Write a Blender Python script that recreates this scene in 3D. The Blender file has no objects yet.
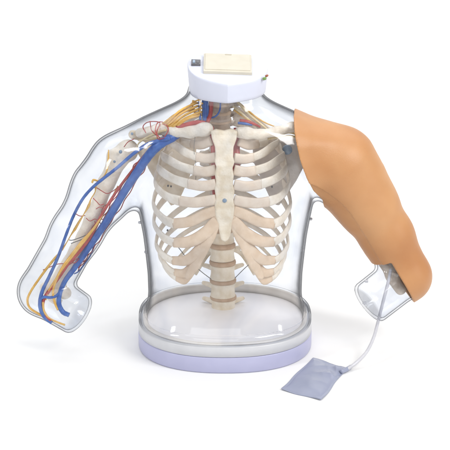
import bpy, bmesh, math, random
import numpy as np
from mathutils import Vector

# ------------------------------------------------------------------ camera, light, exposure
S = 0.0022                      # metres per design unit (one unit is about one photo pixel at the torso)
C = bpy.context.scene
DIST, PITCH, ZT = 1800.0, math.radians(20.0), 125.8
cs, sn = math.cos(PITCH), math.sin(PITCH)
cam = bpy.data.cameras.new("camera")
cam_ob = bpy.data.objects.new("camera", cam)
C.collection.objects.link(cam_ob)
cam.sensor_width = 36.0
cam.lens = 36.0 * DIST / 450.0
cam.clip_start, cam.clip_end = 0.1, 100.0
cam_ob.location = (0.0, -DIST * cs * S, (ZT + DIST * sn) * S)
cam_ob.rotation_euler = (math.pi / 2 - PITCH, 0.0, 0.0)
C.camera = cam_ob
C.render.resolution_x = C.render.resolution_y = 1024

w = bpy.data.worlds.new("World")
C.world = w
w.use_nodes = True
w.node_tree.nodes["Background"].inputs[0].default_value = (0.97, 0.985, 1.0, 1)
w.node_tree.nodes["Background"].inputs[1].default_value = 0.57

def area(name, loc, target, sx, sy, power, col=(1, 1, 1)):
    d = bpy.data.lights.new(name, 'AREA')
    d.shape = 'RECTANGLE'; d.size = sx; d.size_y = sy; d.energy = power; d.color = col
    o = bpy.data.objects.new(name, d)
    o.location = loc
    o.rotation_euler = (Vector(target) - Vector(loc)).to_track_quat('-Z', 'Y').to_euler()
    C.collection.objects.link(o)
area("overhead_softbox", (0.15, 0.1, 2.6), (0, 0.15, 0), 2.6, 2.2, 24)
area("key_softbox", (1.75, -1.45, 2.35), (0.05, 0, 0.33), 1.2, 1.0, 56, (1, 0.985, 0.96))
area("front_softbox", (-0.5, -3.0, 1.5), (0.0, 0, 0.33), 2.2, 1.4, 17, (1, 0.99, 0.975))
area("side_strip", (-2.0, -1.3, 1.4), (-0.1, 0, 0.4), 0.22, 1.3, 20)
area("side_strip", (2.1, -1.0, 1.2), (0.1, 0, 0.3), 0.2, 1.2, 12)
area("backdrop_softbox", (0, 1.6, 3.0), (0, 2.6, 0.0), 5.0, 2.0, 80)

C.view_settings.view_transform = 'Standard'
C.view_settings.look = 'None'
C.view_settings.exposure = -0.2
C.view_settings.gamma = 1.0
C.render.engine = 'CYCLES'
C.cycles.max_bounces = 14
C.cycles.transparent_max_bounces = 64
C.cycles.use_denoising = True
C.cycles.sample_clamp_indirect = 6.0

# ------------------------------------------------------------------ helpers
rng = random.Random(4)

def P(px, py, y=0.0):
    """photo pixel + real depth (units, away from camera) -> point in design units"""
    v = 225.0 - py
    Z = (v * (DIST + y * cs) - DIST * y * sn) / (DIST * cs + v * sn)
    x = (px - 225.0) * (DIST + y * cs - Z * sn) / DIST
    return np.array([x, y, Z + ZT])

FLOOR = -2.5
def G(px, py, z=FLOOR):
    """photo pixel -> point on the horizontal plane at height z"""
    v = 225.0 - py
    Z = z - ZT
    y = (v * (DIST - Z * sn) - DIST * Z * cs) / (DIST * sn - v * cs)
    return np.array([(px - 225.0) * (DIST + y * cs - Z * sn) / DIST, y, z])

def zz(py, y=0.0):
    return P(225, py, y)[2]

def mesh_obj(name, verts, faces, mat, parent=None, smooth=True):
    me = bpy.data.meshes.new(name)
    me.from_pydata([tuple(float(c) * S for c in v) for v in verts], [], [tuple(int(i) for i in f) for f in faces])
    bm = bmesh.new(); bm.from_mesh(me)
    bmesh.ops.recalc_face_normals(bm, faces=bm.faces)
    bm.to_mesh(me); bm.free()
    if smooth:
        me.polygons.foreach_set("use_smooth", [True] * len(me.polygons))
    me.materials.append(mat)
    o = bpy.data.objects.new(name, me)
    C.collection.objects.link(o)
    if parent is not None:
        o.parent = parent
    return o

def join(parts):
    V, F, n = [], [], 0
    for v, f in parts:
        V.extend(list(v)); F.extend([tuple(i + n for i in q) for q in f]); n += len(v)
    return V, F

def catmull(pts, n=8):
    pts = [np.asarray(p, float) for p in pts]
    if len(pts) == 2:
        return np.array([pts[0] + (pts[1] - pts[0]) * t for t in np.linspace(0, 1, n + 1)])
    q = [2 * pts[0] - pts[1]] + pts + [2 * pts[-1] - pts[-2]]
    out = []
    for i in range(1, len(q) - 2):
        a, b, c, d = q[i - 1:i + 3]
        for t in np.linspace(0, 1, n, endpoint=False):
            out.append(0.5 * (2 * b + (c - a) * t + (2 * a - 5 * b + 4 * c - d) * t * t + (3 * b - a - 3 * c + d) * t ** 3))
    out.append(pts[-1])
    return np.array(out)

def tube(pts, r, n=8, seg=10, jitter=0.0):
    """round tube along a smooth path; r a number or a list along the control points"""
    pth = catmull(pts, n)
    m = len(pth)
    if np.isscalar(r):
        rr = np.full(m, float(r))
    else:
        rr = np.interp(np.linspace(0, len(r) - 1, m), range(len(r)), r)
    if jitter:
        rr = rr * (1 + jitter * np.sin(np.arange(m) * 1.7) * 0.6 + jitter * np.array([rng.uniform(-1, 1) for _ in range(m)]) * 0.5)
    T = np.gradient(pth, axis=0)
    T /= np.linalg.norm(T, axis=1)[:, None] + 1e-9
    N = np.array([0.31, 0.9, 0.2]); V = []; F = []
    for i in range(m):
        N = N - T[i] * N.dot(T[i]); N /= np.linalg.norm(N) + 1e-9
        B = np.cross(T[i], N)
        for k in range(seg):
            a = 2 * math.pi * k / seg
            V.append(pth[i] + rr[i] * (math.cos(a) * N + math.sin(a) * B))
    for i in range(m - 1):
        for k in range(seg):
            F.append((i * seg + k, i * seg + (k + 1) % seg, (i + 1) * seg + (k + 1) % seg, (i + 1) * seg + k))
    F.append(tuple(range(seg))[::-1]); F.append(tuple((m - 1) * seg + k for k in range(seg)))
    return V, F

def ribbon(pth, hw, ht, center, seg=12):
    """flat elliptical section swept along a path of a rib; the thin axis points out from the chest's axis"""
    m = len(pth); V = []; F = []
    T = np.gradient(pth, axis=0); T /= np.linalg.norm(T, axis=1)[:, None] + 1e-9
    for i in range(m):
        N = pth[i] - center; N[2] = 0
        N = N - T[i] * N.dot(T[i]); N /= np.linalg.norm(N) + 1e-9
        B = np.cross(T[i], N)
        for k in range(seg):
            a = 2 * math.pi * k / seg
            ca, sa = math.cos(a), math.sin(a)
            V.append(pth[i] + hw[i] * math.copysign(abs(ca) ** 0.75, ca) * B + ht[i] * sa * N)
    for i in range(m - 1):
        for k in range(seg):
            F.append((i * seg + k, i * seg + (k + 1) % seg, (i + 1) * seg + (k + 1) % seg, (i + 1) * seg + k))
    F.append(tuple(range(seg))[::-1]); F.append(tuple((m - 1) * seg + k for k in range(seg)))
    return V, F

def loft(rings):
    n = len(rings[0]); V = []; F = []
    for r in rings: V.extend(r)
    for i in range(len(rings) - 1):
        for k in range(n):
            F.append((i * n + k, i * n + (k + 1) % n, (i + 1) * n + (k + 1) % n, (i + 1) * n + k))
    return V, F

def caps(V, F, n, first=True, last=True):
    if first: F.append(tuple(range(n))[::-1])
    if last: F.append(tuple(len(V) - n + k for k in range(n)))
    return V, F

# implicit solids -----------------------------------------------------------
def snet(f, lo, hi, h, smooth=2):
    ax = [np.arange(lo[i], hi[i] + h, h) for i in range(3)]
    X, Y, Z = np.meshgrid(*ax, indexing='ij', sparse=True)
    F = np.asarray(f(X, Y, Z), dtype=np.float32)
    F = np.broadcast_to(F, (len(ax[0]), len(ax[1]), len(ax[2])))
    ins = F < 0
    nx, ny, nz = [d - 1 for d in F.shape]
    cnt = np.zeros((nx, ny, nz), np.int8)
    for dx in (0, 1):
        for dy in (0, 1):
            for dz in (0, 1):
                cnt += ins[dx:dx + nx, dy:dy + ny, dz:dz + nz]
    act = np.argwhere((cnt > 0) & (cnt < 8))
    idx = np.full((nx, ny, nz), -1, np.int64)
    idx[act[:, 0], act[:, 1], act[:, 2]] = np.arange(len(act))
    acc = np.zeros((len(act), 3)); num = np.zeros(len(act))
    cor = [(a, b, c) for a in (0, 1) for b in (0, 1) for c in (0, 1)]
    for p in cor:
        for ax_i in range(3):
            if p[ax_i]: continue
            q = list(p); q[ax_i] = 1
            fa = F[act[:, 0] + p[0], act[:, 1] + p[1], act[:, 2] + p[2]]
            fb = F[act[:, 0] + q[0], act[:, 1] + q[1], act[:, 2] + q[2]]
            m = (fa < 0) != (fb < 0)
            t = np.where(m, fa / np.where(m, fa - fb, 1), 0)
            pos = np.array(p, float)[None] + 0 * acc
            pos[:, ax_i] = t
            acc[m] += pos[m]; num[m] += 1
    V = (act + acc / num[:, None]) * h + np.array([a[0] for a in ax])
    faces = []
    for a in range(3):
        b, c = (a + 1) % 3, (a + 2) % 3
        s0 = [slice(None)] * 3; s1 = [slice(None)] * 3
        s0[a] = slice(0, -1); s1[a] = slice(1, None)
        e = np.argwhere(ins[tuple(s0)] != ins[tuple(s1)])
        e = e[(e[:, b] > 0) & (e[:, c] > 0) & (e[:, b] < F.shape[b] - 1) & (e[:, c] < F.shape[c] - 1)]
        q = []
        for db, dc in ((0, 0), (1, 0), (1, 1), (0, 1)):
            g = e.copy(); g[:, b] -= db; g[:, c] -= dc
            q.append(idx[g[:, 0], g[:, 1], g[:, 2]])
        faces.append(np.stack(q, 1))
    Fc = np.concatenate(faces)
    if smooth:
        E = np.concatenate([Fc[:, [0, 1]], Fc[:, [1, 2]], Fc[:, [2, 3]], Fc[:, [3, 0]]])
        E = np.concatenate([E, E[:, ::-1]])
        deg = np.bincount(E[:, 0], minlength=len(V))[:, None]
        for k in range(smooth * 2):
            A = np.zeros_like(V)
            for j in range(3):
                A[:, j] = np.bincount(E[:, 0], weights=V[E[:, 1], j], minlength=len(V))
            lam = 0.55 if k % 2 == 0 else -0.57
            V = V + lam * (A / deg - V)
    return V, Fc

def seg_d(X, Y, Z, a, b, ra, rb, sy=1.0):
    a = np.asarray(a, float); b = np.asarray(b, float); d = b - a
    t = ((X - a[0]) * d[0] + (Y - a[1]) * d[1] + (Z - a[2]) * d[2]) / d.dot(d)
    t = np.clip(t, 0, 1)
    return np.sqrt((X - a[0] - t * d[0]) ** 2 + ((Y - a[1] - t * d[1]) / sy) ** 2 + (Z - a[2] - t * d[2]) ** 2) - (ra + (rb - ra) * t)

def smin(a, b, k):
    h = np.clip(0.5 + 0.5 * (b - a) / k, 0, 1)
    return b + (a - b) * h - k * h * (1 - h)

def smax(a, b, k):
    return -smin(-a, -b, k)

def chain(X, Y, Z, pts, k=3.0, sy=1.0):
    f = None
    for (a, ra), (b, rb) in zip(pts[:-1], pts[1:]):
        d = seg_d(X, Y, Z, a, b, ra, rb, sy)
        f = d if f is None else smin(f, d, k)
    return f

def poly_sd(px, pz, poly):
    """signed distance to a 2-D polygon"""
    d = None; s = None
    n = len(poly)
    for i in range(n):
        ax_, az_ = poly[i]; bx, bz = poly[(i + 1) % n]
        ex, ez = bx - ax_, bz - az_
        wx, wz = px - ax_, pz - az_
        t = np.clip((wx * ex + wz * ez) / (ex * ex + ez * ez), 0, 1)
        dd = (wx - ex * t) ** 2 + (wz - ez * t) ** 2
        d = dd if d is None else np.minimum(d, dd)
        c1 = pz >= az_; c2 = pz < bz; c3 = ex * wz > ez * wx
        flip = (c1 & c2 & c3) | (~c1 & ~c2 & ~c3)
        s = np.where(flip, -1.0, 1.0) * (1.0 if s is None else s)
    return s * np.sqrt(d)

def bounds(pts, pad):
    a = np.array(pts)
    return a.min(0) - pad, a.max(0) + pad

# ------------------------------------------------------------------ materials
def nt(name):
    m = bpy.data.materials.new(name); m.use_nodes = True
    return m, m.node_tree.nodes, m.node_tree.links, m.node_tree.nodes["Principled BSDF"]

def mat(name, c1, c2=None, rough=0.5, scale=60.0, bump=0.0, bscale=None, spec=0.5, sss=0.0, coat=0.0, detail=5.0, lo=0.35, hi=0.65):
    m, N, L, b = nt(name)
    b.inputs["Roughness"].default_value = rough
    b.inputs["Specular IOR Level"].default_value = spec
    b.inputs["Coat Weight"].default_value = coat
    if sss:
        b.inputs["Subsurface Weight"].default_value = sss
        b.inputs["Subsurface Radius"].default_value = (0.006, 0.003, 0.0018)
        b.inputs["Subsurface Scale"].default_value = 0.6
    tc = N.new("ShaderNodeTexCoord")
    c2 = c2 or tuple(min(1, c * 1.07) for c in c1)
    ns = N.new("ShaderNodeTexNoise"); ns.inputs["Scale"].default_value = scale; ns.inputs["Detail"].default_value = detail
    L.new(tc.outputs["Object"], ns.inputs["Vector"])
    cr = N.new("ShaderNodeValToRGB")
    cr.color_ramp.elements[0].color = (*c1, 1); cr.color_ramp.elements[1].color = (*c2, 1)
    cr.color_ramp.elements[0].position = lo; cr.color_ramp.elements[1].position = hi
    L.new(ns.outputs["Fac"], cr.inputs["Fac"]); L.new(cr.outputs["Color"], b.inputs["Base Color"])
    if bump:
        n2 = N.new("ShaderNodeTexNoise"); n2.inputs["Scale"].default_value = bscale or scale * 4; n2.inputs["Detail"].default_value = 6
        L.new(tc.outputs["Object"], n2.inputs["Vector"])
        bp = N.new("ShaderNodeBump"); bp.inputs["Strength"].default_value = bump; bp.inputs["Distance"].default_value = 0.002
        L.new(n2.outputs["Fac"], bp.inputs["Height"]); L.new(bp.outputs["Normal"], b.inputs["Normal"])
    return m

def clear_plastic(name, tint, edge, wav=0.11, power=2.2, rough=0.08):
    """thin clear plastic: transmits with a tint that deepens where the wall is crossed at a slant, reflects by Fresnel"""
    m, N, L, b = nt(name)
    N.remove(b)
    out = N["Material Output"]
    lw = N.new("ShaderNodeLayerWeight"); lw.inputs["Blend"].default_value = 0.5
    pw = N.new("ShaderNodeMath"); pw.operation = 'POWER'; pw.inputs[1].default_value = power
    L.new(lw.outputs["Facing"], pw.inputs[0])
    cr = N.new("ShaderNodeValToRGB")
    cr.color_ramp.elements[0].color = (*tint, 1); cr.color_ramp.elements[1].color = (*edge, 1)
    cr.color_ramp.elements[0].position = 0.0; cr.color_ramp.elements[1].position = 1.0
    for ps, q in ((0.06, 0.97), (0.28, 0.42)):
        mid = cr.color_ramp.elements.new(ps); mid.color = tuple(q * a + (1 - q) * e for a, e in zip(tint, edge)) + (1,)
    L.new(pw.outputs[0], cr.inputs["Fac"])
    # uneven wall thickness; its grey-blue patches also paint in the shell's reflections
    tc0 = N.new("ShaderNodeTexCoord")
    n0 = N.new("ShaderNodeTexNoise"); n0.inputs["Scale"].default_value = 9; n0.inputs["Detail"].default_value = 2; n0.inputs["Distortion"].default_value = 1.2
    L.new(tc0.outputs["Object"], n0.inputs["Vector"])
    c0 = N.new("ShaderNodeValToRGB")
    c0.color_ramp.elements[0].color = (1, 1, 1, 1); c0.color_ramp.elements[1].color = (0.925, 0.935, 0.955, 1)
    c0.color_ramp.elements[0].position = 0.40; c0.color_ramp.elements[1].position = 0.70
    L.new(n0.outputs["Fac"], c0.inputs["Fac"])
    mu = N.new("ShaderNodeMix"); mu.data_type = 'RGBA'; mu.blend_type = 'MULTIPLY'; mu.inputs[0].default_value = 1.0
    L.new(cr.outputs["Color"], mu.inputs[6]); L.new(c0.outputs["Color"], mu.inputs[7])
    tr = N.new("ShaderNodeBsdfTransparent"); L.new(mu.outputs[2], tr.inputs["Color"])
    gl = N.new("ShaderNodeBsdfGlossy"); gl.inputs["Roughness"].default_value = rough
    tc = N.new("ShaderNodeTexCoord")
    ns = N.new("ShaderNodeTexNoise"); ns.inputs["Scale"].default_value = 11; ns.inputs["Detail"].default_value = 2; ns.inputs["Distortion"].default_value = 0.6
    L.new(tc.outputs["Object"], ns.inputs["Vector"])
    bp = N.new("ShaderNodeBump"); bp.inputs["Strength"].default_value = wav; bp.inputs["Distance"].default_value = 0.01
    L.new(ns.outputs["Fac"], bp.inputs["Height"]); L.new(bp.outputs["Normal"], gl.inputs["Normal"])
    # Schlick reflectance of one thin wall, the same from both sides
    p5 = N.new("ShaderNodeMath"); p5.operation = 'POWER'; p5.inputs[1].default_value = 5.0
    L.new(lw.outputs["Facing"], p5.inputs[0])
    fm = N.new("ShaderNodeMath"); fm.operation = 'MULTIPLY_ADD'; fm.inputs[1].default_value = 0.32; fm.inputs[2].default_value = 0.04
    L.new(p5.outputs[0], fm.inputs[0])
    mx = N.new("ShaderNodeMixShader")
    L.new(fm.outputs[0], mx.inputs[0]); L.new(tr.outputs[0], mx.inputs[1]); L.new(gl.outputs[0], mx.inputs[2])
    L.new(mx.outputs[0], out.inputs["Surface"])
    return m

M = {}
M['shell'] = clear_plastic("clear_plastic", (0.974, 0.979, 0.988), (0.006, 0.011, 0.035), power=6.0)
M['bone'] = mat("bone_plastic", (0.74, 0.65, 0.525), (0.86, 0.79, 0.68), 0.42, 45, 0.6, 260)
M['bone_warm'] = mat("bone_plastic_warm", (0.72, 0.60, 0.43), (0.83, 0.74, 0.595), 0.42, 55, 0.65, 240)
M['cart'] = mat("cartilage_plastic", (0.67, 0.50, 0.345), (0.74, 0.58, 0.425), 0.5, 60, 0.3, 240)
M['cart_pale'] = mat("cartilage_plastic_pale", (0.71, 0.58, 0.455), (0.77, 0.655, 0.53), 0.5, 60, 0.3, 240)
M['bone_grey_shaded'] = mat("bone_plastic_grey_shaded", (0.47, 0.38, 0.30), (0.60, 0.51, 0.42), 0.5, 70, 0.5, 220)  # greyed bone; the shade inside the neck is put into the cervical colour
M['scap'] = mat("scapula_plastic", (0.58, 0.515, 0.455), (0.67, 0.61, 0.55), 0.5, 50, 0.35, 220)
M['disc'] = mat("disc_rubber", (0.44, 0.28, 0.16), (0.52, 0.35, 0.22), 0.55, 80, 0.2)
M['blue'] = mat("blue_rubber", (0.035, 0.10, 0.36), (0.06, 0.16, 0.46), 0.32, 90, 0.15, 300)
M['red'] = mat("red_rubber", (0.36, 0.035, 0.03), (0.48, 0.06, 0.05), 0.35, 90, 0.15, 300)
M['yellow'] = mat("yellow_rubber", (0.68, 0.36, 0.05), (0.78, 0.48, 0.12), 0.4, 90, 0.2, 300)
M['paleyellow'] = mat("pale_nerve_rubber", (0.66, 0.52, 0.27), (0.72, 0.60, 0.38), 0.4, 90, 0.2, 300)
M['skin'] = mat("skin_vinyl", (0.40, 0.178, 0.068), (0.53, 0.285, 0.13), 0.42, 6, 0.22, 520, 0.4, 0.08, detail=3.0, lo=0.3, hi=0.7)
M['lav'] = mat("lavender_plastic", (0.42, 0.425, 0.60), (0.44, 0.445, 0.62), 0.38, 30, 0.04, 500)
M['greyband'] = mat("pale_grey_plastic", (0.55, 0.555, 0.58), (0.58, 0.585, 0.61), 0.3, 30, 0.04, 500)
M['plate'] = mat("base_plate_plastic", (0.84, 0.82, 0.825), (0.86, 0.845, 0.85), 0.35, 18, 0.05, 300)
M['rim'] = mat("rim_plastic", (0.72, 0.68, 0.63), (0.78, 0.745, 0.70), 0.35, 40, 0.05, 300)
M['cap'] = mat("cap_plastic", (0.57, 0.59, 0.69), (0.59, 0.61, 0.71), 0.42, 25, 0.04, 500)
M['beige'] = mat("beige_plastic", (0.53, 0.495, 0.41), (0.56, 0.525, 0.44), 0.42, 40, 0.05, 500)
M['dark'] = mat("dark_plastic", (0.09, 0.09, 0.10), (0.13, 0.13, 0.14), 0.4, 60)
M['steel'] = mat("blue_grey_metal", (0.18, 0.25, 0.34), (0.28, 0.36, 0.45), 0.3, 120)
M['wire'] = mat("dark_wire", (0.05, 0.05, 0.055), (0.09, 0.09, 0.09), 0.4, 120)
M['bag'] = mat("grey_blue_vinyl", (0.27, 0.295, 0.405), (0.31, 0.335, 0.445), 0.25, 14, 0.15, 60)
M['tubing'] = mat("translucent_tubing", (0.50, 0.50, 0.54), (0.56, 0.56, 0.60), 0.3, 60)
M['rivet'] = mat("rivet_plastic", (0.45, 0.46, 0.50), (0.52, 0.53, 0.57), 0.25, 80)
M['rust'] = mat("rust_red_plastic", (0.30, 0.09, 0.05), (0.38, 0.13, 0.07), 0.3, 80)
M['green'] = mat("green_plastic", (0.14, 0.27, 0.06), (0.20, 0.34, 0.09), 0.3, 60)
M['floor'] = mat("white_backdrop", (0.80, 0.80, 0.80), (0.805, 0.805, 0.805), 0.8, 4, 0, None, 0.2)

# ------------------------------------------------------------------ the setting: one white sweep
prof = [(-4.0, 0.0), (2.4, 0.0)]
for k in range(1, 13):
    a = math.pi / 2 * k / 12
    prof.append((2.4 + 1.2 * math.sin(a), 1.2 - 1.2 * math.cos(a)))
prof.append((3.6, 4.5))
V = []; F = []
for (y, z) in prof:
    V += [(-6 / S, y / S, z / S), (6 / S, y / S, z / S)]
for i in range(len(prof) - 1):
    F.append((2 * i, 2 * i + 1, 2 * i + 3, 2 * i + 2))
fl = mesh_obj("floor", V, F, M['floor'])
fl.location.z = FLOOR * S
fl['kind'] = 'structure'

# ------------------------------------------------------------------ the model's root
root = bpy.data.objects.new("anatomical_torso_model", None)
C.collection.objects.link(root)
root.empty_display_size = 0.1
root['label'] = "clear plastic arm and torso anatomy model with skeleton inside on lavender oval base"
root['category'] = "anatomical model"

# ---- base -------------------------------------------------------------
def oval(a, b, z, n=96, e=2.25, yc=0.0):
    r = []
    for k in range(n):
        t = 2 * math.pi * k / n
        c, s = math.cos(t), math.sin(t)
        r.append((a * math.copysign(abs(c) ** (2 / e), c), yc + b * math.copysign(abs(s) ** (2 / e), s), z))
    return r
def oval_solid(rings, first=True, last=True):
    V, F = loft(rings)
    return caps(V, F, len(rings[0]), first, last)
BA, BB = 88.3, 76.0
f0 = FLOOR
V, F = oval_solid([oval(BA - 2, BB - 2, f0), oval(BA - 0.6, BB - 0.6, f0 + .5), oval(BA, BB, f0 + 1.8), oval(BA, BB, 13.4), oval(BA - .3, BB - .3, 14.2), oval(BA - 1.2, BB - 1.2, 14.5)])
base = mesh_obj("display_base", V, F, M['lav'], root)
V, F = oval_solid([oval(BA - 1.0, BB - 1.0, 14.6), oval(BA - .1, BB - .1, 15.1), oval(BA - .2, BB - .2, 24.4), oval(BA - .8, BB - .8, 25.3), oval(BA - 3, BB - 3, 25.6)])
mesh_obj("base_band", V, F, M['greyband'], base)
V, F = oval_solid([oval(80, 68, 25.7), oval(80, 68, 26.3), oval(78, 66, 26.7)])
mesh_obj("top_plate", V, F, M['plate'], base)
# inner rim: a raised wall round the plate that drops low in front
rr = []
for (a, b, z) in ((83.6, 71.6, 25.8), (83.6, 71.6, 34.0), (82.8, 70.8, 35.0), (80.6, 68.6, 35.0), (79.8, 67.8, 34.0), (79.4, 67.4, 25.8)):
    ring = []
    for p in oval(a, b, z):
        t = (p[1] + 25) / 55.0
        t = min(1, max(0, t)); t = t * t * (3 - 2 * t)
        ring.append((p[0], p[1], 25.8 + (p[2] - 25.8) * (0.2 + 0.8 * t) + 0.25 * math.sin(p[0] * 0.09)))
    rr.append(ring)
V, F = oval_solid(rr, False, False)
n = len(rr[0])
for k in range(n):
    F.append((k, (k + 1) % n, 5 * n + (k + 1) % n, 5 * n + k))
mesh_obj("plate_rim", V, F, M['rim'], base)

# ---- clear shell ---------------------------------------------------------
rows = [88, 95, 100.5, 107, 112, 117, 125, 134, 150, 175, 200, 215, 232, 250, 270, 290, 302, 307.5, 311]
hw_ = [36, 37, 41, 51, 62, 73, 91, 102, 100, 93, 88, 85, 82, 80, 78, 77.5, 79, 81.5, 84.5]
hd_ = [31, 31, 33, 36, 40, 44, 47, 50, 54, 56, 59, 59.5, 60, 60.5, 62, 64.5, 67, 69.5, 72]
Zr = np.array([zz(r) for r in rows])[::-1]
Ar = np.array(hw_, float)[::-1]; Br = np.array(hd_, float)[::-1]
_zd = np.arange(-20.0, 300.0, 1.0)
_k = np.exp(-(np.arange(-9, 10) / 3.6) ** 2); _k /= _k.sum()
def _soft(v):
    d = np.interp(_zd, Zr, v)
    return np.convolve(np.pad(d, 9, mode='edge'), _k, mode='valid')
Ar, Br = _soft(Ar), _soft(Br); Zr = _zd
NECK_TOP = 267.0; SHELL_BOT = 35.4
def lpt(px, py, y): return P(px, py, y)
armL = [(P(140, 163, 0), 36), (P(124, 169, 0), 36), (P(103, 190, 0), 31), (P(75.6, 233.5, 0), 25), (P(43, 291.5, 0), 25.5)]
foreL = [(P(43, 291.5, 0), 25), (P(98, 327, -34), 20.5)]
armR = [(P(318, 158, 0), 34), (P(337.5, 166, 0), 35), (P(353, 185, 0), 30.5), (P(366.5, 205, 0), 27), (P(386, 236, 0), 23), (P(405, 276, 0), 22.8)]
foreR = [(P(404, 276, 0), 23.5), (P(350, 318, -32), 22.5)]
cutL = P(80, 315.5, -23); dirL = foreL[1][0] - foreL[0][0]; dirL /= np.linalg.norm(dirL)
cutR = P(368, 306, -20); dirR = foreR[1][0] - foreR[0][0]; dirR /= np.linalg.norm(dirR)

def torso_f(X, Y, Z, off=0.0):
    a = np.interp(Z, Zr, Ar) - off; b = np.interp(Z, Zr, Br) - off
    yc = np.interp(Z, [zz(150), zz(95)], [0, 4])
    q = ((np.abs(X) / a) ** 2.5 + (np.abs(Y - yc) / b) ** 2.5 + 1e-9) ** (1 / 2.5)
    f = (q - 1) * np.minimum(a, b)
    return f
def arms_f(X, Y, Z, off=0.0, which="LR"):
    f = None
    for nm, up, fo, cp, cd in (("L", armL, foreL, cutL, dirL), ("R", armR, foreR, cutR, dirR)):
        if nm not in which: continue
        g = chain(X, Y, Z, up, 10.0)
        fl_ = seg_d(X, Y, Z, fo[0][0], fo[1][0], fo[0][1], fo[1][1])
        pl = (X - cp[0]) * cd[0] + (Y - cp[1]) * cd[1] + (Z - cp[2]) * cd[2]
        fl_ = smax(fl_, pl, 4.5)
        g = smin(g, fl_, 5.0) + off
        f = g if f is None else np.minimum(f, g)
    return f
def shell_f(X, Y, Z, off=0.0):
    f = smin(torso_f(X, Y, Z, off), arms_f(X, Y, Z, off), 9.0)
    return f
def outer(X, Y, Z):
    return np.maximum(shell_f(X, Y, Z), Z - NECK_TOP)
def inner(X, Y, Z):
    return np.maximum(shell_f(X, Y, Z, 2.1), Z - NECK_TOP - 1.0)
lo, hi = np.array([-215, -78, 4.0]), np.array([212, 78, NECK_TOP + 4])
def open_ends(V, F):
    zc = V[F][:, :, 2].mean(1); xc = np.abs(V[F][:, :, 0].mean(1))
    keep = ((zc > SHELL_BOT) | (xc > 100)) & (zc < NECK_TOP - 1.5)
    F = F[keep]
    used = np.unique(F); mp = np.full(len(V), -1); mp[used] = np.arange(len(used))
    return V[used], mp[F]
V1, F1 = open_ends(*snet(outer, lo, hi, 1.8, 3))
V2, F2 = open_ends(*snet(inner, lo, hi, 1.8, 3))
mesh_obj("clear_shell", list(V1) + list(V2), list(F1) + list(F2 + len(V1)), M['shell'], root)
shell = C.objects["clear_shell"]
# flange that seats the shell on its base
V, F = oval_solid([oval(83.6, 71.6, 36.2), oval(85.6, 73.4, 35.2), oval(87.0, 74.8, 33.6), oval(87.6, 75.4, 31.5), oval(87.8, 75.6, 25.8)], False, False)
V2_, F2_ = oval_solid([oval(82.2, 70.2, 35.0), oval(84.6, 72.4, 33.8), oval(85.8, 73.6, 32.2), oval(86.2, 74.0, 25.8)], False, False)
V, F = join([(V, F), (V2_, F2_)])
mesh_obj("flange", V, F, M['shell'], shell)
# moulded seams: two halves of the shell meet in a thin bead along the outlines
def seam(pts, name="mould_seam"):
    V, F = tube([P(*p) for p in pts], 0.55, 8, 6)
    return mesh_obj(name, V, F, M['shell'], shell)

# small clear rivets that hold the halves of the shell together
for px, py, y in ((139.5, 222.5, -2), (145.5, 252, -2), (311, 219, -2), (303, 250, -2), (366, 281, -22), (364, 303, -24)):
    c_ = P(px, py, y); sd = -1 if px < 225 or px > 350 else 1
    V, F = tube([c_ - np.array([2.0 * sd, 0, 0]), c_ + np.array([0.6 * sd, 0, 0]), c_ + np.array([1.4 * sd, 0, 0])], [1.5, 1.5, 0.7], 3, 12)
    mesh_obj("rivet", V, F, M['rivet'], shell)

# ---- cap -----------------------------------------------------------------
half = [(0, -39.2), (5, -37.6), (10, -35.4), (20, -30), (30, -22), (36.5, -10), (39, 3), (38.4, 16), (34, 26), (25, 32.5), (13, 35.3), (0, 36)]
ctl = [(x, y) for x, y in half] + [(-x, y) for x, y in half[-2:0:-1]]
def cap_outline():
    pts = [np.array([x, y, 0.0]) for x, y in ctl] + [np.array([ctl[0][0], ctl[0][1], 0.0])]
    return catmull(pts, 8)[:-1]
co = cap_outline()
def cap_z(x, y): return 287.6 + 0.1425 * y - 0.035 * (x - 2)
CX = 2.6
def cap_ring(sc, dz, flat=None, tap=0.0):
    r = []
    for x, y, _ in co:
        X = x * sc - (tap * math.copysign(1, x) if abs(x) > 2 else 0); Y = y * sc
        r.append((X + CX, Y, cap_z(X, Y) + dz if flat is None else flat + 0.02 * X))
    return r
rings = [cap_ring(0.88, 0, 263.2), cap_ring(0.93, 0, 262.6), cap_ring(0.95, 0, 263.4), cap_ring(0.957, 0, 266), cap_ring(1.0, -3.0), cap_ring(1.0, -1.3), cap_ring(0.99, -0.35), cap_ring(0.972, 0.0),
         cap_ring(0.8, 0.35), cap_ring(0.4, 0.55), cap_ring(0.05, 0.6)]
V, F = oval_solid(rings)
cap = mesh_obj("head_cap", V, F, M['cap'], root)

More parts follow.
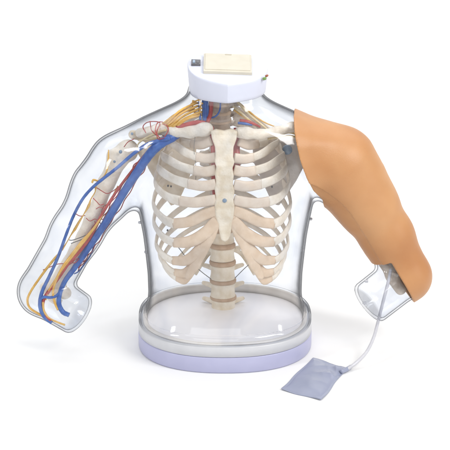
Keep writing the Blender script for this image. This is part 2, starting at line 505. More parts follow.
def cap_box(x0, x1, y0, y1, h0, h1, bev, name, m, parent):
    bm = bmesh.new()
    vs = [bm.verts.new((x, y, cap_z(x, y) + h)) for h in (h0, h1) for x, y in ((x0, y0), (x1, y0), (x1, y1), (x0, y1))]
    for f in ((3, 2, 1, 0), (4, 5, 6, 7), (0, 1, 5, 4), (1, 2, 6, 5), (2, 3, 7, 6), (3, 0, 4, 7)):
        bm.faces.new([vs[i] for i in f])
    if bev:
        bmesh.ops.bevel(bm, geom=bm.edges[:] , offset=bev, segments=2, affect='EDGES', profile=0.6)
    bm.verts.index_update()
    V = [tuple(v.co) for v in bm.verts]; F = [tuple(v.index for v in f.verts) for f in bm.faces]
    bm.free()
    return mesh_obj(name, V, F, m, parent, smooth=False)
bc = cap_box(-20.8, 26.0, -16.5, 26.5, -0.5, 3.4, 0.5, "battery_cover", M['beige'], cap)
cap_box(-19.3, 24.5, -13.2, 25.4, 3.2, 4.1, 0.3, "battery_cover_lid", M['beige'], bc)
cap_box(0.2, 6.4, 22.2, 24.4, 4.0, 4.45, 0.1, "latch", mat("latch_plastic", (0.42, 0.38, 0.30), (0.46, 0.42, 0.33), 0.5), bc)
sw = cap_box(-32.8, -23.8, 1.5, 13.0, 0, 2.6, 0.5, "power_switch", M['dark'], cap)
cap_box(-31.4, -29.0, 3.2, 9.0, 2.5, 3.6, 0.3, "rocker", M['steel'], sw)
cap_box(-27.6, -25.2, 3.2, 9.0, 2.5, 3.3, 0.3, "rocker", M['dark'], sw)
# jack with a red and a green indicator on the cap's side
a = P(261.5, 79.5, -16); b = P(265.5, 78.5, -20)
V, F = tube([a, (a + b) / 2, b], [1.6, 1.6, 1.5], 4, 10)
jk = mesh_obj("side_socket", V, F, M['tubing'], cap)
V, F = tube([P(263.6, 78.8, -19), P(265, 78.4, -20.5), P(266.0, 78.0, -21)], [1.4, 1.5, 0.9], 4, 10)
mesh_obj("indicator_lamp", V, F, M['green'], cap)
V, F = tube([P(265.8, 76.2, -19), P(267.2, 75.6, -20), P(268, 75.2, -20.5)], [1.1, 1.2, 0.8], 4, 10)
mesh_obj("indicator_lamp", V, F, M['rust'], cap)

# ------------------------------------------------------------------ skeleton
CEN = np.array([0.0, -2.0, 0.0])
MX = 224.5
ribs = [
 # a, b, yc, front pixels from the side to where bone ends, then cartilage pixels to the breastbone, rise to the spine
 (34, 30, 2, [(181, 141), (192, 144)], [(192, 144), (201, 145), (211, 141)], 17, 4.2),
 (50, 36, 1, [(168.5, 141), (176, 146), (186, 152.5), (197, 157.2)], [(197, 157.2), (206, 158.5), (216, 157.3)], 28, 4.8),
 (59, 40, 0, [(162, 155.5), (169, 160), (180, 166), (195, 170.8)], [(195, 170.8), (205, 171.8), (216, 169.8)], 34, 5.0),
 (65, 43, -1, [(158.5, 168.5), (165, 174), (175, 179.5), (189, 184)], [(189, 184), (203, 186), (216, 184)], 37, 5.1),
 (69, 45, -1, [(155.5, 184), (160, 191), (169, 197.5), (180, 201)], [(180, 201), (195, 202.5), (216, 199.5)], 39, 5.1),
 (71, 46, -1, [(153.5, 205), (157, 212), (165, 220), (174, 224)], [(174, 224), (190, 221.5), (205, 214.5), (217, 210.5)], 40, 5.0),
 (71, 46, -1, [(154.5, 225), (158, 231), (164.5, 238), (174, 243)], [(174, 243), (190, 241.5), (206, 232.5), (217.5, 219.5)], 40, 4.7),
 (69, 45, -1, [(156.5, 246), (160, 251.5), (165.5, 257), (173, 261)], [(173, 261), (187, 260), (200, 249), (211, 235)], 40, 4.2),
 (66, 43, 0, [(160, 257), (164, 263), (169, 268.5), (175, 272.5)], [(175, 272.5), (185, 273), (195, 263), (203, 250)], 36, 3.6),
 (62, 41, 1, [(163.5, 264), (167, 270), (171.5, 275), (177, 278.5)], [(177, 278.5), (184, 280), (190, 274)], 32, 3.2),
]
def on_cage(px, py, a, b, yc, side):
    """point of the photo's pixel on the front half of a rib's oval"""
    x = (px - MX); y = -b
    for _ in range(4):
        p = P(MX + abs(x) * 0 - abs(px - MX), py, y)
        xr = min(abs(p[0]), a * 0.995)
        y = yc - b * math.sqrt(1 - (xr / a) ** 2)
    p = P(px, py, y)
    xs = abs(p[0])
    return np.array([-xs if side < 0 else xs * narrow(xs), y, p[2]])
def narrow(x):
    """the cast's right side is a little slimmer than its left"""
    return 1.0 - 0.085 * min(1.0, (x / 68.0) ** 2)
def spine_y(z):
    return float(np.interp(z, [25, 80, 130, 175, 215, 240, 262], [26, 26, 36, 40, 30, 6, 0]))
for i, (a, b, yc, fr, ca, rise, hw0) in enumerate(ribs):
    for side in (-1, 1):
        # small left/right irregularity as in a real cast
        dz = 0.0 if side < 0 else rng.uniform(-0.8, 0.8)
        fp = [on_cage(px, py, a, b, yc, side) for px, py in fr]
        z0 = fp[0][2]
        back = []
        yb = spine_y(z0 + rise) + 2
        for t in np.linspace(0, 1, 7):
            ph = math.pi / 2 * t
            x = 9 + (a - 9) * math.cos(ph) ** 0.9 if t < 1 else 9
            y = yc + (yb - yc) * math.sin(ph)
            back.append(np.array([side * x * (narrow(x) if side > 0 else 1.0), y, z0 + 3 + rise * (t ** 1.15)]))
        ctlp = back[::-1] + fp
        pth = catmull(ctlp, 6); pth[:, 2] += dz
        m = len(pth)
        tt = np.linspace(0, 1, m)
        hw = hw0 * (0.85 + 0.15 * np.clip((tt - 0.15) * 2, 0, 1)) * (1 + 0.05 * np.sin(tt * 23 + i))
        ht = np.full(m, 1.55)
        V, F = ribbon(pth, hw, ht, CEN)
        rb = mesh_obj("rib", V, F, M['bone'], root)
        cp = [on_cage(px, py, a, b, yc, side) for px, py in ca]
        cp[0] = pth[-1] - np.array([0, 0, dz]) + (pth[-1] - pth[-2]) * -0.5
        cpt = catmull(cp, 7); cpt[:, 2] += dz
        m = len(cpt); tt = np.linspace(0, 1, m)
        wd = hw0 + 0.25 + (0.0 if i < 6 else 1.2) * np.sin(tt * math.pi * 0.8)
        V, F = ribbon(cpt, wd * np.ones(m), np.full(m, 1.75), CEN)
        mesh_obj("costal_cartilage", V, F, M['cart' if i > 4 else 'cart_pale'], rb)
# floating ribs at the back
for i, (r0, xa, ya) in enumerate([(234, 50, 30), (249, 30, 33)]):
    for side in (-1, 1):
        p0 = P(224, r0, 34); p0[0] = side * 9
        p2 = np.array([side * xa, ya - 14, p0[2] - 22]); p1 = np.array([side * xa * 0.6, ya + 4, p0[2] - 8])
        pth = catmull([p0, p1, p2], 10); m = len(pth)
        V, F = ribbon(pth, np.linspace(2.9, 1.6, m), np.full(m, 1.4), CEN)
        mesh_obj("rib", V, F, M['bone_warm'], root)
# costal arch: the sheet of cartilage joining ribs 7 to 10
for side in (-1, 1):
    pts = [(187, 278.5), (192, 270), (197.5, 260), (204, 247), (210, 236), (215, 225), (217.5, 216)]
    pp = [on_cage(px, py, 71, 45.5, -1, side) for px, py in pts]
    pth = catmull(pp, 7); m = len(pth)
    tt = np.linspace(0, 1, m)
    wd = np.interp(tt, [0, 0.05, 0.25, 0.55, 0.8, 1], [2.0, 4.2, 5.6, 5.8, 5.0, 3.5]) * (1 + 0.04 * np.sin(tt * 31))
    V, F = ribbon(pth, wd, np.full(m, 1.9), CEN)
    mesh_obj("costal_arch", V, F, M['cart'], root)

# breastbone
st_px = [(210.5, 131), (216, 129), (224, 130.5), (232, 128.5), (237.5, 131), (236.5, 139), (233.5, 147), (233.2, 157), (234.5, 162), (232.6, 168), (233.8, 176), (232.8, 183), (234.6, 191), (233.6, 199),
         (234.8, 207), (234, 214), (232.6, 221), (231.6, 228), (230.6, 234), (228.6, 239), (225, 241.5), (221.4, 239.5), (219.4, 233), (218.2, 225), (216.4, 219), (215.0, 213), (214.5, 205), (215.6, 197), (214.6, 189),
         (215.8, 181), (214.8, 174), (216.2, 167), (214.6, 161), (215.4, 155), (215, 147), (212, 139)]
def st_y(py): return float(np.interp(py, [128, 160, 215, 240], [-33, -41, -47, -45]))
st3 = [P(x, y_, st_y(y_)) for x, y_ in st_px]
stp = [(p[0], p[2]) for p in st3]
zs = np.array([zz(r, st_y(r)) for r in (245, 240, 215, 160, 128)]); ys = np.array([st_y(r) for r in (245, 240, 215, 160, 128)])
def stern(X, Y, Z):
    d = poly_sd(X + 0 * Z, Z + 0 * X, stp)
    yy = np.interp(Z, zs, ys)
    wob = 0.5 * np.sin(Z * 0.42) * np.cos(X * 0.2)
    return smax(d + 0 * Y, np.abs(Y - yy + wob * 0.5) - 2.6, 2.0)
lo, hi = bounds(st3, 6)
V, F = snet(stern, lo, hi, 0.9, 2)
stn = mesh_obj("sternum", V, F, M['bone_warm'], root)
def screw(px, py, y, r, parent, m='steel', name="screw", ydir=(0, -1, 0)):
    p = P(px, py, y); d = np.array(ydir, float)
    V, F = tube([p - d * 1.5, p, p + d * 0.8, p + d * 1.2], [r, r, r * 0.8, r * 0.35], 3, 14)
    return mesh_obj(name, V, F, M[m], parent)
screw(224.6, 200.7, st_y(200) - 2.8, 2.2, stn)

# spine
def vertebra_mesh(R, h, kind):
    """body with a waist, arch, side and rear processes"""
    def f(X, Y, Z):
        rad = np.sqrt(X ** 2 + (Y / 0.82) ** 2)
        waist = R * (0.90 + 0.10 * np.clip(np.abs(Z) / (h / 2), 0, 1) ** 2)
        g = smax(rad - waist, np.abs(Z) - h / 2, 1.2)
        tl = {'l': 1.5, 't': 1.6, 'c': 1.9}[kind]
        for sd in (-1, 1):
            g = smin(g, seg_d(X, Y, Z, (sd * R * .7, R * .55, 0.5), (sd * R * tl, R * .95, 1.8), 3.2, 2.2), 2.0)
            g = smin(g, seg_d(X, Y, Z, (sd * R * .5, R * 1.1, -h * .45), (sd * R * .45, R * 1.1, h * .55), 2.4, 2.2), 2.0)
        g = smin(g, seg_d(X, Y, Z, (0, R * .9, 0), (0, R * 2.0, -h * 0.45), 3.0, 2.0), 2.0)
        return g
    return snet(f, np.array([-R * 2.6, -R * 1.2, -h * 1.1]), np.array([R * 2.6, R * 2.6, h * 1.1]), 1.0, 2)
spine = []   # row of the body's centre, body height
for r in (304.6, 289, 271, 253, 236): spine.append((r, 'l'))
for r in (220.5, 206.5, 193.5, 181, 169, 157.5, 146.5, 136.5): spine.append((r, 't'))
for r in (126, 117, 108.5, 100.5, 93.5): spine.append((r, 'c'))
protos = {}
prevz = None
for j, (r, kd) in enumerate(spine):
    # solve depth and height together
    z = zz(r, 30)
    for _ in range(5): z = zz(r, spine_y(z))
    nxt = spine[j + 1][0] if j + 1 < len(spine) else r - 7
    z2 = zz(nxt, spine_y(z + 12))
    pitch = z2 - z
    R = {'l': 13.4, 't': 12.0, 'c': 10.5}[kd] if kd != 'c' else (11.5 if r > 115 else 9.5)
    hgt = pitch * (0.80 if kd != 'c' else 0.66)
    key = (kd, round(R, 1), round(hgt, 0))
    xo = P(222.2 + 0.02 * (r - 250), r, spine_y(z))[0]
    if key not in protos:
        V, F = vertebra_mesh(R, round(hgt, 0), kd)
        o = mesh_obj("vertebra", V, F, M['bone_grey_shaded' if kd == 'c' else ('bone_warm' if kd == 'l' else 'scap')], root)
        protos[key] = o
    else:
        o = protos[key].copy(); C.collection.objects.link(o); o.parent = root
    o.location = (xo * S, spine_y(z) * S, z * S)
    if j + 1 < len(spine):
        dh = pitch * (0.19 if kd != 'c' else 0.33)
        ring = lambda rr_, zq: [(rr_ * math.cos(t), rr_ * .82 * math.sin(t), zq) for t in np.linspace(0, 2 * math.pi, 32, endpoint=False)]
        zb = round(hgt, 0) / 2
        V, F = oval_solid([ring(R * .9, zb - .4), ring(R * 1.0, zb), ring(R * 1.03, zb + dh / 2), ring(R * 1.0, zb + dh), ring(R * .9, zb + dh + .4)])
        mesh_obj("intervertebral_disc", V, F, M['disc' if kd != 'c' else 'cart'], o)

# collar bones
cl = [(P(207, 129, -27), 6.2), (P(203, 129.5, -28), 6.0), (P(190, 132, -27), 5.5), (P(174, 131.5, -22), 5.2), (P(158, 129.5, -12), 5.0), (P(140, 133, 0), 4.8)]
V, F = snet(lambda X, Y, Z: chain(X, Y, Z, cl, 4.0), *bounds([c[0] for c in cl], 9), 1.0, 2)
mesh_obj("clavicle", V, F, M['bone'], root)
cr_ = [(P(240, 132.5, -27), 5.6), (P(247, 133, -28), 5.2), (P(260, 134.5, -26), 4.5), (P(276, 131.5, -22), 4.3), (P(292, 127, -12), 4.4), (P(312, 128, 0), 4.8)]
V, F = snet(lambda X, Y, Z: chain(X, Y, Z, cr_, 4.0), *bounds([c[0] for c in cr_], 9), 1.0, 2)
mesh_obj("clavicle", V, F, M['bone'], root)

# shoulder blades
def blade(px_poly, y, acr, sock, m, tilt):
    p3 = [P(px, py, y) for px, py in px_poly]
    poly = [(p[0], p[2]) for p in p3]
    cx = sum(p[0] for p in poly) / len(poly)
    allp = p3 + [a[0] for a in acr] + [sock[0]]
    def f(X, Y, Z):
        d = poly_sd(X + 0 * Z, Z + 0 * X, poly)
        g = smax(d + 0 * Y, np.abs(Y - y - tilt * (X - cx) + 0.002 * (X - cx) ** 2) - 1.8, 2.5)
        g = smin(g, chain(X, Y, Z, acr, 3.0), 4.0)
        return smin(g, seg_d(X, Y, Z, sock[0], sock[0] + np.array([1, 1, 0]), sock[1], sock[1]), 4.0)
    lo, hi = bounds(allp, 14)
    lo[1] -= 12; hi[1] += 14
    V, F = snet(f, lo, hi, 1.2, 2)
    return mesh_obj("scapula", V, F, m, root)
scl = blade([(143, 147), (158, 141), (180, 139), (197, 142), (196, 160), (186, 185), (178, 203), (171, 206), (163, 196), (156, 183), (147, 168)], 24,
            [(P(176, 143, 30), 3.5), (P(152, 139, 20), 4.0), (P(133, 134.5, 6), 4.6)], (P(146, 152, 10), 8), M['bone_warm'], -0.18)
scr = blade([(306, 147), (292, 141), (270, 139), (252, 142), (253, 160), (264, 185), (272, 203), (279, 206), (288, 194), (297, 181), (305, 166)], 20,
            [(P(274, 143, 30), 3.5), (P(298, 139, 20), 4.0), (P(317, 134.5, 6), 4.6)], (P(308, 152, 8), 9), M['scap'], 0.16)
screw(132, 134, 0, 1.3, scl)
q = screw(287.3, 150, 4, 5.0, scr)
q2 = None; V, F = tube([P(287.3, 150, 5), P(287.3, 150, 22)], 2.0, 4, 10); mesh_obj('post', V, F, M['steel'], scr)

# upper arm bones
def humerus(head, tub, shaft, cond, m):
    pts = [head[0], tub[0]] + [s[0] for s in shaft] + [c[0] for c in cond]
    def f(X, Y, Z):
        g = seg_d(X, Y, Z, head[0], head[0] + np.array([.5, 0, .5]), head[1], head[1])
        g = smin(g, seg_d(X, Y, Z, tub[0], tub[0] + np.array([.5, 0, -3]), tub[1], tub[1]), 5)
        g = smin(g, chain(X, Y, Z, shaft, 4), 5)
        g = smin(g, seg_d(X, Y, Z, cond[0][0], cond[1][0], cond[0][1], cond[1][1]), 5)
        return g + 0.35 * np.sin(X * .31 + Z * .2) * np.sin(Y * .4 + Z * .13)
    V, F = snet(f, *bounds(pts, 16), 1.3, 2)
    return mesh_obj("humerus", V, F, m, root)
hl = humerus((P(127, 151, 6), 11), (P(115, 157, 0), 8.5), [(P(118, 160, 2), 9.5), (P(107, 182, 2), 8.0), (P(93, 217, 2), 7.3), (P(76, 252, 2), 7.2), (P(58, 282, 2), 8.5)],
             [(P(46, 288, 2), 6.5), (P(65, 293, 2), 6.5)], M['bone'])
screw(120.5, 152, -9.5, 1.7, hl, 'steel'); screw(114.5, 161.5, -8.5, 1.5, hl, 'steel')
hr = humerus((P(323, 151, 6), 11), (P(335, 157, 0), 8.5), [(P(332, 160, 2), 9), (P(342, 182, 2), 6.8), (P(360, 220, 2), 6.0), (P(378, 252, 2), 6.2), (P(393, 274, 0), 7)],
             [(P(392, 277, -2), 6.5), (P(401, 289, -4), 6.0)], M['bone_grey_shaded'])
# forearm bone stubs at the left elbow
V, F = tube([P(48, 291, 0), P(53, 298, -4), P(60, 303, -8)], [5.5, 5, 4], 6, 14)
mesh_obj("ulna", V, F, M['bone'], root)

# ------------------------------------------------------------------ vessels and nerves
def vessel(name, pts, r, m, label=None, jit=0.04):
    V, F = tube([P(*p) for p in pts], r, 8, 12, jit)
    o = mesh_obj(name, V, F, M[m], root)
    if label: o['label'] = label
    return o
# thick blue vein of the arm
vessel("vein", [(192, 127, -8), (182, 131.5, -15), (172, 137.5, -24), (160, 144, -28), (149, 155, -22), (138, 171, -16), (124, 192, -13), (108, 219, -13), (95, 238, -13), (84, 254, -14), (73, 270, -15), (65, 281, -17),
                (60, 293, -19), (59, 304, -21), (63, 312, -23), (69, 315, -25)],
       [3.0, 3.6, 4.6, 4.8, 4.6, 4.4, 4.0, 3.8, 3.6, 3.3, 2.8, 2.5, 2.4, 2.5, 2.6, 2.4], 'blue', "thick blue vein along the upper arm")
# thin blue vein over the shoulder
vessel("vein", [(170, 138, -32), (158, 141, -30), (147, 144.5, -27), (133, 154, -22), (118, 167, -20), (104, 178, -20), (92, 188, -20), (82, 200, -20), (73, 217, -20), (66, 235, -20), (58, 257, -20),
                (49, 277, -20), (42, 292, -20), (40, 305, -21), (44, 316, -23), (52, 322.5, -25)],
       [2.2, 2.0, 1.8, 1.7, 1.6, 1.6, 1.5, 1.5, 1.5, 1.5, 1.6, 1.7, 1.9, 2.1, 2.3, 2.3], 'blue', "thin blue vein along the outer arm")
vessel("vein", [(40.5, 299, -21), (44, 297, -22), (50, 297.5, -22), (56, 296, -21), (60, 292, -19)], 1.5, 'blue')
vessel("vein", [(96, 238, -8), (92, 252, -6), (86, 262, -6), (79, 271, -8), (74, 274, -9)], [0.9, 0.9, 0.8, 0.7, 0.5], 'blue')
vessel("wire", [(93, 231.5, -14), (84, 236, -16), (73, 240, -17), (69, 240, -17)], 0.42, 'wire')
vessel("wire", [(93, 234, -14), (84, 238.5, -16), (75, 242, -17), (71, 243.5, -17)], 0.42, 'wire')
# neck veins
for (x0, x1, y1, r) in ((198.5, 199.5, 113, 1.1), (202, 203.5, 117, 1.3), (204.5, 205.5, 119, 1.5), (206.5, 207.5, 121, 1.2)):
    vessel("vein", [(x0, 95, -8), ((x0 + x1) / 2 + .6, (95 + y1) / 2, -12), (x1, y1, -17), (x1 + 1.0, y1 + 7, -22)], r, 'blue')
vessel("vein", [(209, 117, -12), (213, 117.5, -13), (217.5, 114.5, -12), (220, 109, -9), (220.5, 100, -6)], 0.85, 'blue')
vessel("vein", [(180, 129.5, -22), (188, 127.5, -24), (196, 126, -24), (206, 124, -22)], [2.2, 2.4, 2.4, 2.0], 'blue')
# arteries
vessel("artery", [(211, 96, -6), (211, 106, -9), (210, 115, -14), (207, 123, -20)], [2.3, 2.3, 2.2, 2.0], 'red')
vessel("artery", [(205, 122.5, -24), (196, 122.5, -26), (186, 124.8, -26), (178, 127, -24), (170, 131, -15), (163, 137, -14), (149, 150, -13), (135, 167, -13), (119, 188, -12), (104, 211, -12), (94, 230, -13),
                  (87, 241, -15), (78, 252, -18), (68, 263, -19), (60, 275, -19), (51, 288, -20), (44, 299, -20), (43, 309, -21), (47, 317, -24), (51, 320.5, -25.5)],
       [1.8, 2.2, 2.2, 2.2, 2.0, 1.6, 1.4, 1.4, 1.4, 1.5, 1.9, 2.3, 2.5, 2.4, 2.1, 1.9, 1.7, 1.6, 1.6, 1.5], 'red', "red artery of the arm")
vessel("artery", [(128, 190, -6), (116, 208, -5), (104, 227, -6), (94, 243, -7), (86, 256, -8), (78, 268, -9)], [0.9, 0.9, 0.9, 0.9, 0.8, 0.6], 'red')
def thin(pts, r=0.42, m='red', name="artery"):
    return vessel(name, pts, r, m)
thin([(164, 138, -36), (158, 139, -30), (157, 131, -24), (160, 123.5, -14), (155, 121.5, -10), (147, 122.5, -8), (143, 127, -8), (146, 133, -10)], 0.5)
thin([(160, 138, -32), (156, 133, -28), (155.5, 128, -22), (158, 122.5, -16), (163, 122, -14)], 0.5)
thin([(150, 121, -10), (151.5, 130, -14), (156, 135, -24)], 0.45)
thin([(93, 187.5, -20), (97, 188, -14), (101, 190.5, -9), (107, 193.5, -8), (113, 191, -9), (118, 187, -10)], 0.45)
thin([(93, 198, -8), (97, 202, -9), (100, 205, -9), (104, 204, -9)], 0.45)
thin([(76, 214, -18), (80, 216, -14), (85, 215.5, -9)], 0.45)
thin([(128, 183, -8), (118, 197, -6), (111, 206, -6), (104, 218, -6), (100, 228, -4)], 0.5)
thin([(112, 217, -6), (106, 222, -4), (101, 224, -4), (100, 220, -5), (104, 219.5, -6), (108, 223.5, -5)], 0.42)
thin([(97, 240, -8), (92, 243, -5), (91, 248, -5), (87, 252, -6), (83, 251, -8), (80, 256, -8), (82, 262, -6), (87, 258, -4), (89, 250, -4), (93, 246, -4)], 0.5)
thin([(90, 243, -6), (92, 237, -5), (96, 232, -6), (102, 227, -6)], 0.5)
thin([(78, 258, -16), (69, 263, -20), (58, 264, -20), (50, 267, -19), (43, 270, -17)], 0.42)
thin([(84, 253, -14), (76, 262, -18), (73, 263, -18)], 0.42)
for x in (173, 184, 195): thin([(x, 137 + (195 - x) * .3, -34), (x - 1, 150, -30), (x + 1, 170, -28), (x, 190, -26)], 0.22, 'wire', "wire") if x > 190 else None
# fine red branches that wander along both edges of the thick vein
def fringe(pts, off, amp, seed, y):
    r_ = random.Random(seed); out = []
    pth = catmull([np.array([a_, b_, 0.0]) for a_, b_ in pts], 6)
    for k in range(0, len(pth), 2):
        t = pth[min(k + 1, len(pth) - 1)] - pth[max(k - 1, 0)]; t /= np.linalg.norm(t) + 1e-9
        o_ = off + amp * math.sin(k * 1.3 + seed) + r_.uniform(-.5, .5) * amp
        out.append((pth[k][0] + t[1] * o_, pth[k][1] - t[0] * o_, y + r_.uniform(-2, 2)))
    return out
mid = [(143, 163), (131, 181), (116, 206), (103, 226), (92, 243), (82, 257), (74, 268)]
thin(fringe(mid, -5.2, 0.9, 2, -12), 0.5)
thin(fringe(mid, 4.6, 0.8, 5, -8), 0.5)
thin(fringe(mid[2:], -8.0, 1.6, 8, -6), 0.4)
thin(fringe(mid[3:], -7.5, 2.2, 11, -6), 0.42)
thin([(99, 222, -12), (95, 219, -9), (90, 221, -8), (86, 218, -8)], 0.4)
thin([(105, 209, -12), (100, 207, -10), (96, 209, -9)], 0.4)
thin([(134, 139, -20), (128, 142, -14), (124, 147, -12)], 0.4)
thin([(164, 138, -30), (168, 131, -26), (167, 126, -22), (163, 124, -18)], 0.45)
# great vessels glimpsed on either side of the breastbone
vessel("artery", [(211, 127, -12), (213, 140, -20), (214, 165, -28), (214.5, 190, -30), (218, 215, -20)], [2.6, 2.8, 2.8, 2.6, 2.4], 'red')
vessel("artery", [(236, 128, -10), (236.5, 145, -18), (236, 165, -26), (235, 175, -28)], [2.4, 3.2, 4.2, 2.8], 'red')
# nerves
for k, (s, e, dy) in enumerate([((194, 104), (167, 123.5), -18), ((195, 107), (168, 125.5), -20), ((196, 110), (170, 126.5), -22), ((198, 113), (173, 126.5), -24), ((193, 107.5), (171, 121), -15), ((190, 110), (166, 121.5), -14), ((197, 116), (178, 125.5), -25)]):
    m_ = ((s[0] + e[0]) / 2 - 1, (s[1] + e[1]) / 2 - 2.5 + 0.5 * k % 2)
    vessel("nerve", [(s[0] + 4, s[1] - 1, dy + 10), (s[0], s[1], dy + 4), (m_[0], m_[1], dy), (e[0], e[1], dy), (e[0] - 6, e[1] + 4, dy + 16)], [1.0, 1.2, 1.25, 1.2, 0.9], 'yellow')
def beads(pts, r0):
    pth = catmull([P(*p) for p in pts], 10)
    parts = []
    m = len(pth)
    V, F = tube([p for p in pth[::4]] + [pth[-1]], r0 * 0.7, 8, 8, 0.0)
    parts.append((V, F))
    for p in pth[2::6]:
        a_ = np.array([rng.uniform(-1.6, 1.6), rng.uniform(-2, 0), rng.uniform(-.6, .6)])
        parts.append(tube([p + a_ + np.array([-r0, 0, .4]), p + a_, p + a_ + np.array([r0, 0, -.5])], [r0 * .5, r0, r0 * .5], 4, 8))
    return join(parts)
for pts in ([(193, 100, -8), (192.5, 106, -10), (194, 112, -14)], [(199.5, 96, -10), (200.5, 104, -13), (199.5, 112, -18), (199, 116, -20)], [(191, 104, -8), (196, 101, -10), (201, 99, -12)]):
    V, F = beads(pts, 1.15)
    mesh_obj("nerve", V, F, M['yellow'], root)
vessel("nerve", [(166, 130, -26), (155, 134, -18), (146, 138, -14), (139, 143, -13), (136, 149, -12)], [1.2, 1.3, 1.1, 0.8, 0.5], 'paleyellow')
vessel("nerve", [(163, 137, -24), (150, 139, -16), (138, 140.5, -12)], [1.0, 0.9, 0.5], 'paleyellow')
vessel("nerve", [(108.5, 150, -8), (108.5, 155, -14), (108, 163, -16), (107, 170, -18), (104, 176, -19), (99, 181, -18), (96, 185.5, -18), (95, 192, -14), (91, 199, -13), (88.5, 206, -14), (84, 214, -14), (79, 222, -15), (75, 229, -16), (71, 235, -17), (67, 242, -18), (62, 250, -19)],
       [0.5, 0.8, 0.9, 0.8, 0.5, 1.0, 1.1, 0.5, 0.6, 1.4, 0.6, 1.2, 1.4, 0.6, 0.5, 0.9], 'yellow')
vessel("nerve", [(98, 181, -18), (93.5, 180, -19), (92, 183, -20)], [0.8, 1.2, 0.9], 'yellow')
vessel("nerve", [(118, 186, -9), (108, 205, -11), (97, 224, -14), (87, 237, -17), (78, 248, -20), (68, 261, -21), (60, 272, -21), (55, 283, -21), (53, 293, -21), (55, 303, -22), (58, 310, -23)],
       [0.7, 0.8, 1.1, 1.7, 1.9, 1.6, 1.4, 1.3, 1.2, 1.2, 1.1], 'yellow', "orange yellow nerve beside the red artery")
vessel("nerve", [(92, 230, -14), (82, 241, -19), (72, 254, -22), (63, 266, -22), (57, 277, -22), (49, 290, -21), (46, 300, -21)], [0.5, 1.1, 1.2, 1.1, 1.0, 0.9, 0.6], 'yellow')
vessel("nerve", [(62, 250, -19), (55, 258, -19), (47, 268, -19), (39, 279, -18), (31, 291, -17), (27.5, 300, -17), (30, 308, -19), (39, 314, -22), (46, 318, -24)],
       [0.6, 1.2, 1.3, 1.2, 1.2, 1.2, 1.2, 1.2, 1.1], 'yellow', "yellow nerve curving round the elbow")
vessel("nerve", [(43, 302, -22), (44, 311, -23), (49, 318, -25), (57, 322, -26), (65, 325, -27)], 1.0, 'yellow')
# right side of the neck
vessel("nerve", [(236, 100, -4), (243, 108, -8), (252, 117, -12), (262, 125, -14), (268, 130, -14)], [1.2, 1.3, 1.2, 1.1, .9], 'paleyellow')
vessel("nerve", [(233, 106, -4), (240, 112, -9), (247, 118, -12), (257, 127, -14)], [1.0, 1.1, 1.0, .8], 'paleyellow')
vessel("nerve", [(237, 101, -2), (246, 109, -6), (256, 117, -10), (266, 123, -10), (276, 127, -8)], [0.9, 1.0, 0.9, 0.7, 0.5], 'yellow')
vessel("nerve", [(234, 110, -4), (241, 115, -9), (250, 121, -14), (258, 126, -16)], [0.8, 0.9, 0.8, 0.5], 'yellow')
vessel("nerve", [(268, 136, -16), (280, 134.5, -10), (290, 132.5, -6), (300, 136, -2)], 1.1, 'paleyellow')
vessel("nerve", [(268, 139, -16), (280, 137, -10), (290, 135.8, -6), (302, 139, -2)], 1.0, 'paleyellow')
vessel("artery", [(240, 120.5, -18), (247, 121.5, -20), (254, 124, -18), (260, 127, -14)], [1.6, 1.7, 1.4, 1.0], 'red')
vessel("vein", [(238, 123, -19), (246, 123.8, -21), (252, 125, -19)], [1.3, 1.5, 1.0], 'blue')
# dark wires that tie the rib cage to the spine, and small fittings
for pts in ([(196.5, 267.5, -34), (203, 273, -14), (211, 279, 12)], [(253.5, 261, -32), (245, 268, -12), (235, 278, 12)], [(178, 247, -28), (182, 252, -32), (187, 259, -38)]):
    thin(pts, 0.4, 'wire', "wire")
for (x, y_, d) in ((168, 186, -24), (167.5, 230.5, -26), (272, 187, -26), (236, 230, -44), (171, 186.5, -22), (207, 211, -44)):
    screw(x, y_, d, 0.9, root, 'wire', "rib_screw")

# ------------------------------------------------------------------ skin sleeve on the right arm (a thing of its own)
ez = np.array([zz(r) for r in (300, 192, 180, 165, 145, 125, 106)]); ex = np.array([-500 if False else 60, 97, 88, 81.5, 74.5, 69.5, 66.0]); ex[0] = 112
elbow = P(403, 285, -4)
crook = P(377, 259, 0)
armdir = armR[5][0] - armR[4][0]; armdir /= np.linalg.norm(armdir)
sz = np.array([zz(r) for r in (285, 256, 222, 203, 192, 182.6, 175, 165, 148)]); sx = np.array([x - 225.0 for x in (397, 383, 362.6, 351, 341.8, 330, 318, 300, 270)])
def sleeve(X, Y, Z):
    f = shell_f(X, Y, Z)
    st = X - np.interp(Z, sz, sx) - 0.10 * Y
    up = np.clip(st / 1.0 + 0.5, 0, 1); up = up * up * (3 - 2 * up)
    t = 1.9 + 1.5 * up
    # soft muscle relief under the skin
    t = t + 0.4 * np.sin(X * .07 + Z * .05) * np.sin(Z * .06 - Y * .05)
    g = np.maximum(f - t, -(f + 1.0))
    bd = np.interp(Z, ez, ex) - X + 0.06 * Y
    el = (X - elbow[0]) * dirR[0] + (Y - elbow[1]) * dirR[1] * 0.35 + (Z - elbow[2]) * dirR[2]
    sa = (X - crook[0]) * armdir[0] + (Z - crook[2]) * armdir[2]
    return smax(smax(g, bd, 0.6), smin(el, sa, 2.0), 0.6)
V, F = snet(sleeve, np.array([60, -52, zz(325)]), np.array([216, 52, zz(100)]), 1.0, 3)
sk = mesh_obj("skin_sleeve", V, F, M['skin'])
sk['label'] = "tan skin coloured vinyl sleeve covering the shoulder and arm of the clear torso"
sk['category'] = "skin sleeve"

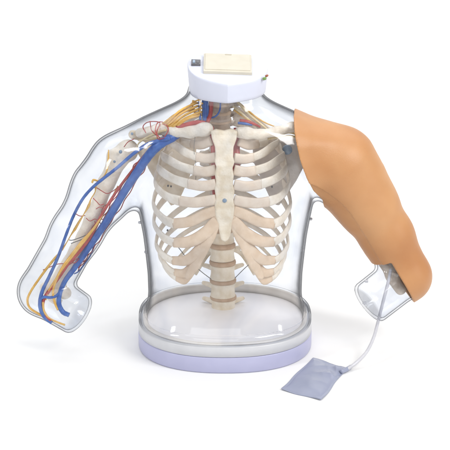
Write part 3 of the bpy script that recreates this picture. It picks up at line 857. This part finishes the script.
# ------------------------------------------------------------------ drain bag with its tube
bag = bpy.data.objects.new("drain_bag", None)
C.collection.objects.link(bag)
bag['label'] = "flat grey blue vinyl bag lying on white floor, joined by thin tube to the elbow"
bag['category'] = "bag"
c00, c10, c11, c01 = [G(*p) for p in ((313, 358.5), (347, 369), (321.5, 401), (281, 390.5))]
n = 80; V = []; F = []
def wr(u, v):
    w_ = 2.6 * (0.6 - abs(math.sin(13 * v + 6 * u + 1.5 * math.sin(4 * u)))) * math.exp(-((u - .75) ** 2 + (v - .12) ** 2) / .16)
    w_ += 1.8 * (0.6 - abs(math.sin(17 * (v - 0.7 * u) + 0.4))) * math.exp(-((u - .8) ** 2 + (v - .1) ** 2) / .05)
    w_ += 0.6 * math.sin(7 * u + 3 * v + 2 * math.sin(3 * v)) + 0.35 * math.sin(13 * v - 4 * u)
    return w_
for lay in (0, 1):
    for i in range(n + 1):
        for j in range(n + 1):
            u, v = i / n, j / n
            p = c00 * (1 - u) * (1 - v) + c10 * u * (1 - v) + c11 * u * v + c01 * (1 - u) * v
            p = p + np.array([0.8 * math.sin(9 * v + u), 0.8 * math.sin(8 * u + 2 * v), 0]) * 0.9
            e = min(u, 1 - u, v, 1 - v)
            puff = (1 - math.exp(-max(0, e - 0.045) * 14)) * 2.4
            edge_lift = 0.8 + 1.0 * math.exp(-((u) ** 2 + (1 - v) ** 2) / .05) + 1.3 * math.exp(-((1 - u) ** 2 + (1 - v) ** 2) / .05)
            zt = edge_lift + 0.35 + puff + wr(u, v) * min(1, e * 12 + .25)
            p[2] = max(0.7, zt) if lay else max(0.15, edge_lift - 0.65)
            p[2] += FLOOR
            V.append(p)
N1 = (n + 1) ** 2
for i in range(n):
    for j in range(n):
        a_ = i * (n + 1) + j
        F.append((a_, a_ + 1, a_ + n + 2, a_ + n + 1)[::-1]); F.append((N1 + a_, N1 + a_ + 1, N1 + a_ + n + 2, N1 + a_ + n + 1))
for k in range(n):
    for (p_, q_) in ((k, k + 1), ((k + 1) + n * (n + 1), k + n * (n + 1)), ((k + 1) * (n + 1), k * (n + 1)), (k * (n + 1) + n, (k + 1) * (n + 1) + n)):
        F.append((p_, q_, q_ + N1, p_ + N1))
mesh_obj("vinyl_pouch", V, F, M['bag'], bag)
ge = G(346, 370, 2.4 + FLOOR)
start = P(378, 322, -24)
pts = [P(391, 269, -16), P(388, 283, -22), P(383, 302, -27), start]
for (px, py), t in zip([(373.5, 338), (366.5, 352), (356.5, 362.5)], (0.3, 0.6, 0.86)):
    pts.append(P(px, py, start[1] + (ge[1] - start[1]) * t))
pts.append(ge); pts.append(G(342, 371.5, 2.6 + FLOOR))
V, F = tube(pts, 1.65, 10, 12, 0.03)
mesh_obj("tube", V, F, M['tubing'], bag)
V, F = tube([G(351, 366.5, 3.0 + FLOOR), G(346.5, 369.5, 2.6 + FLOOR), G(341, 372, 2.6 + FLOOR)], [1.9, 2.4, 2.2], 5, 12)
mesh_obj("connector", V, F, M['bag'], bag)
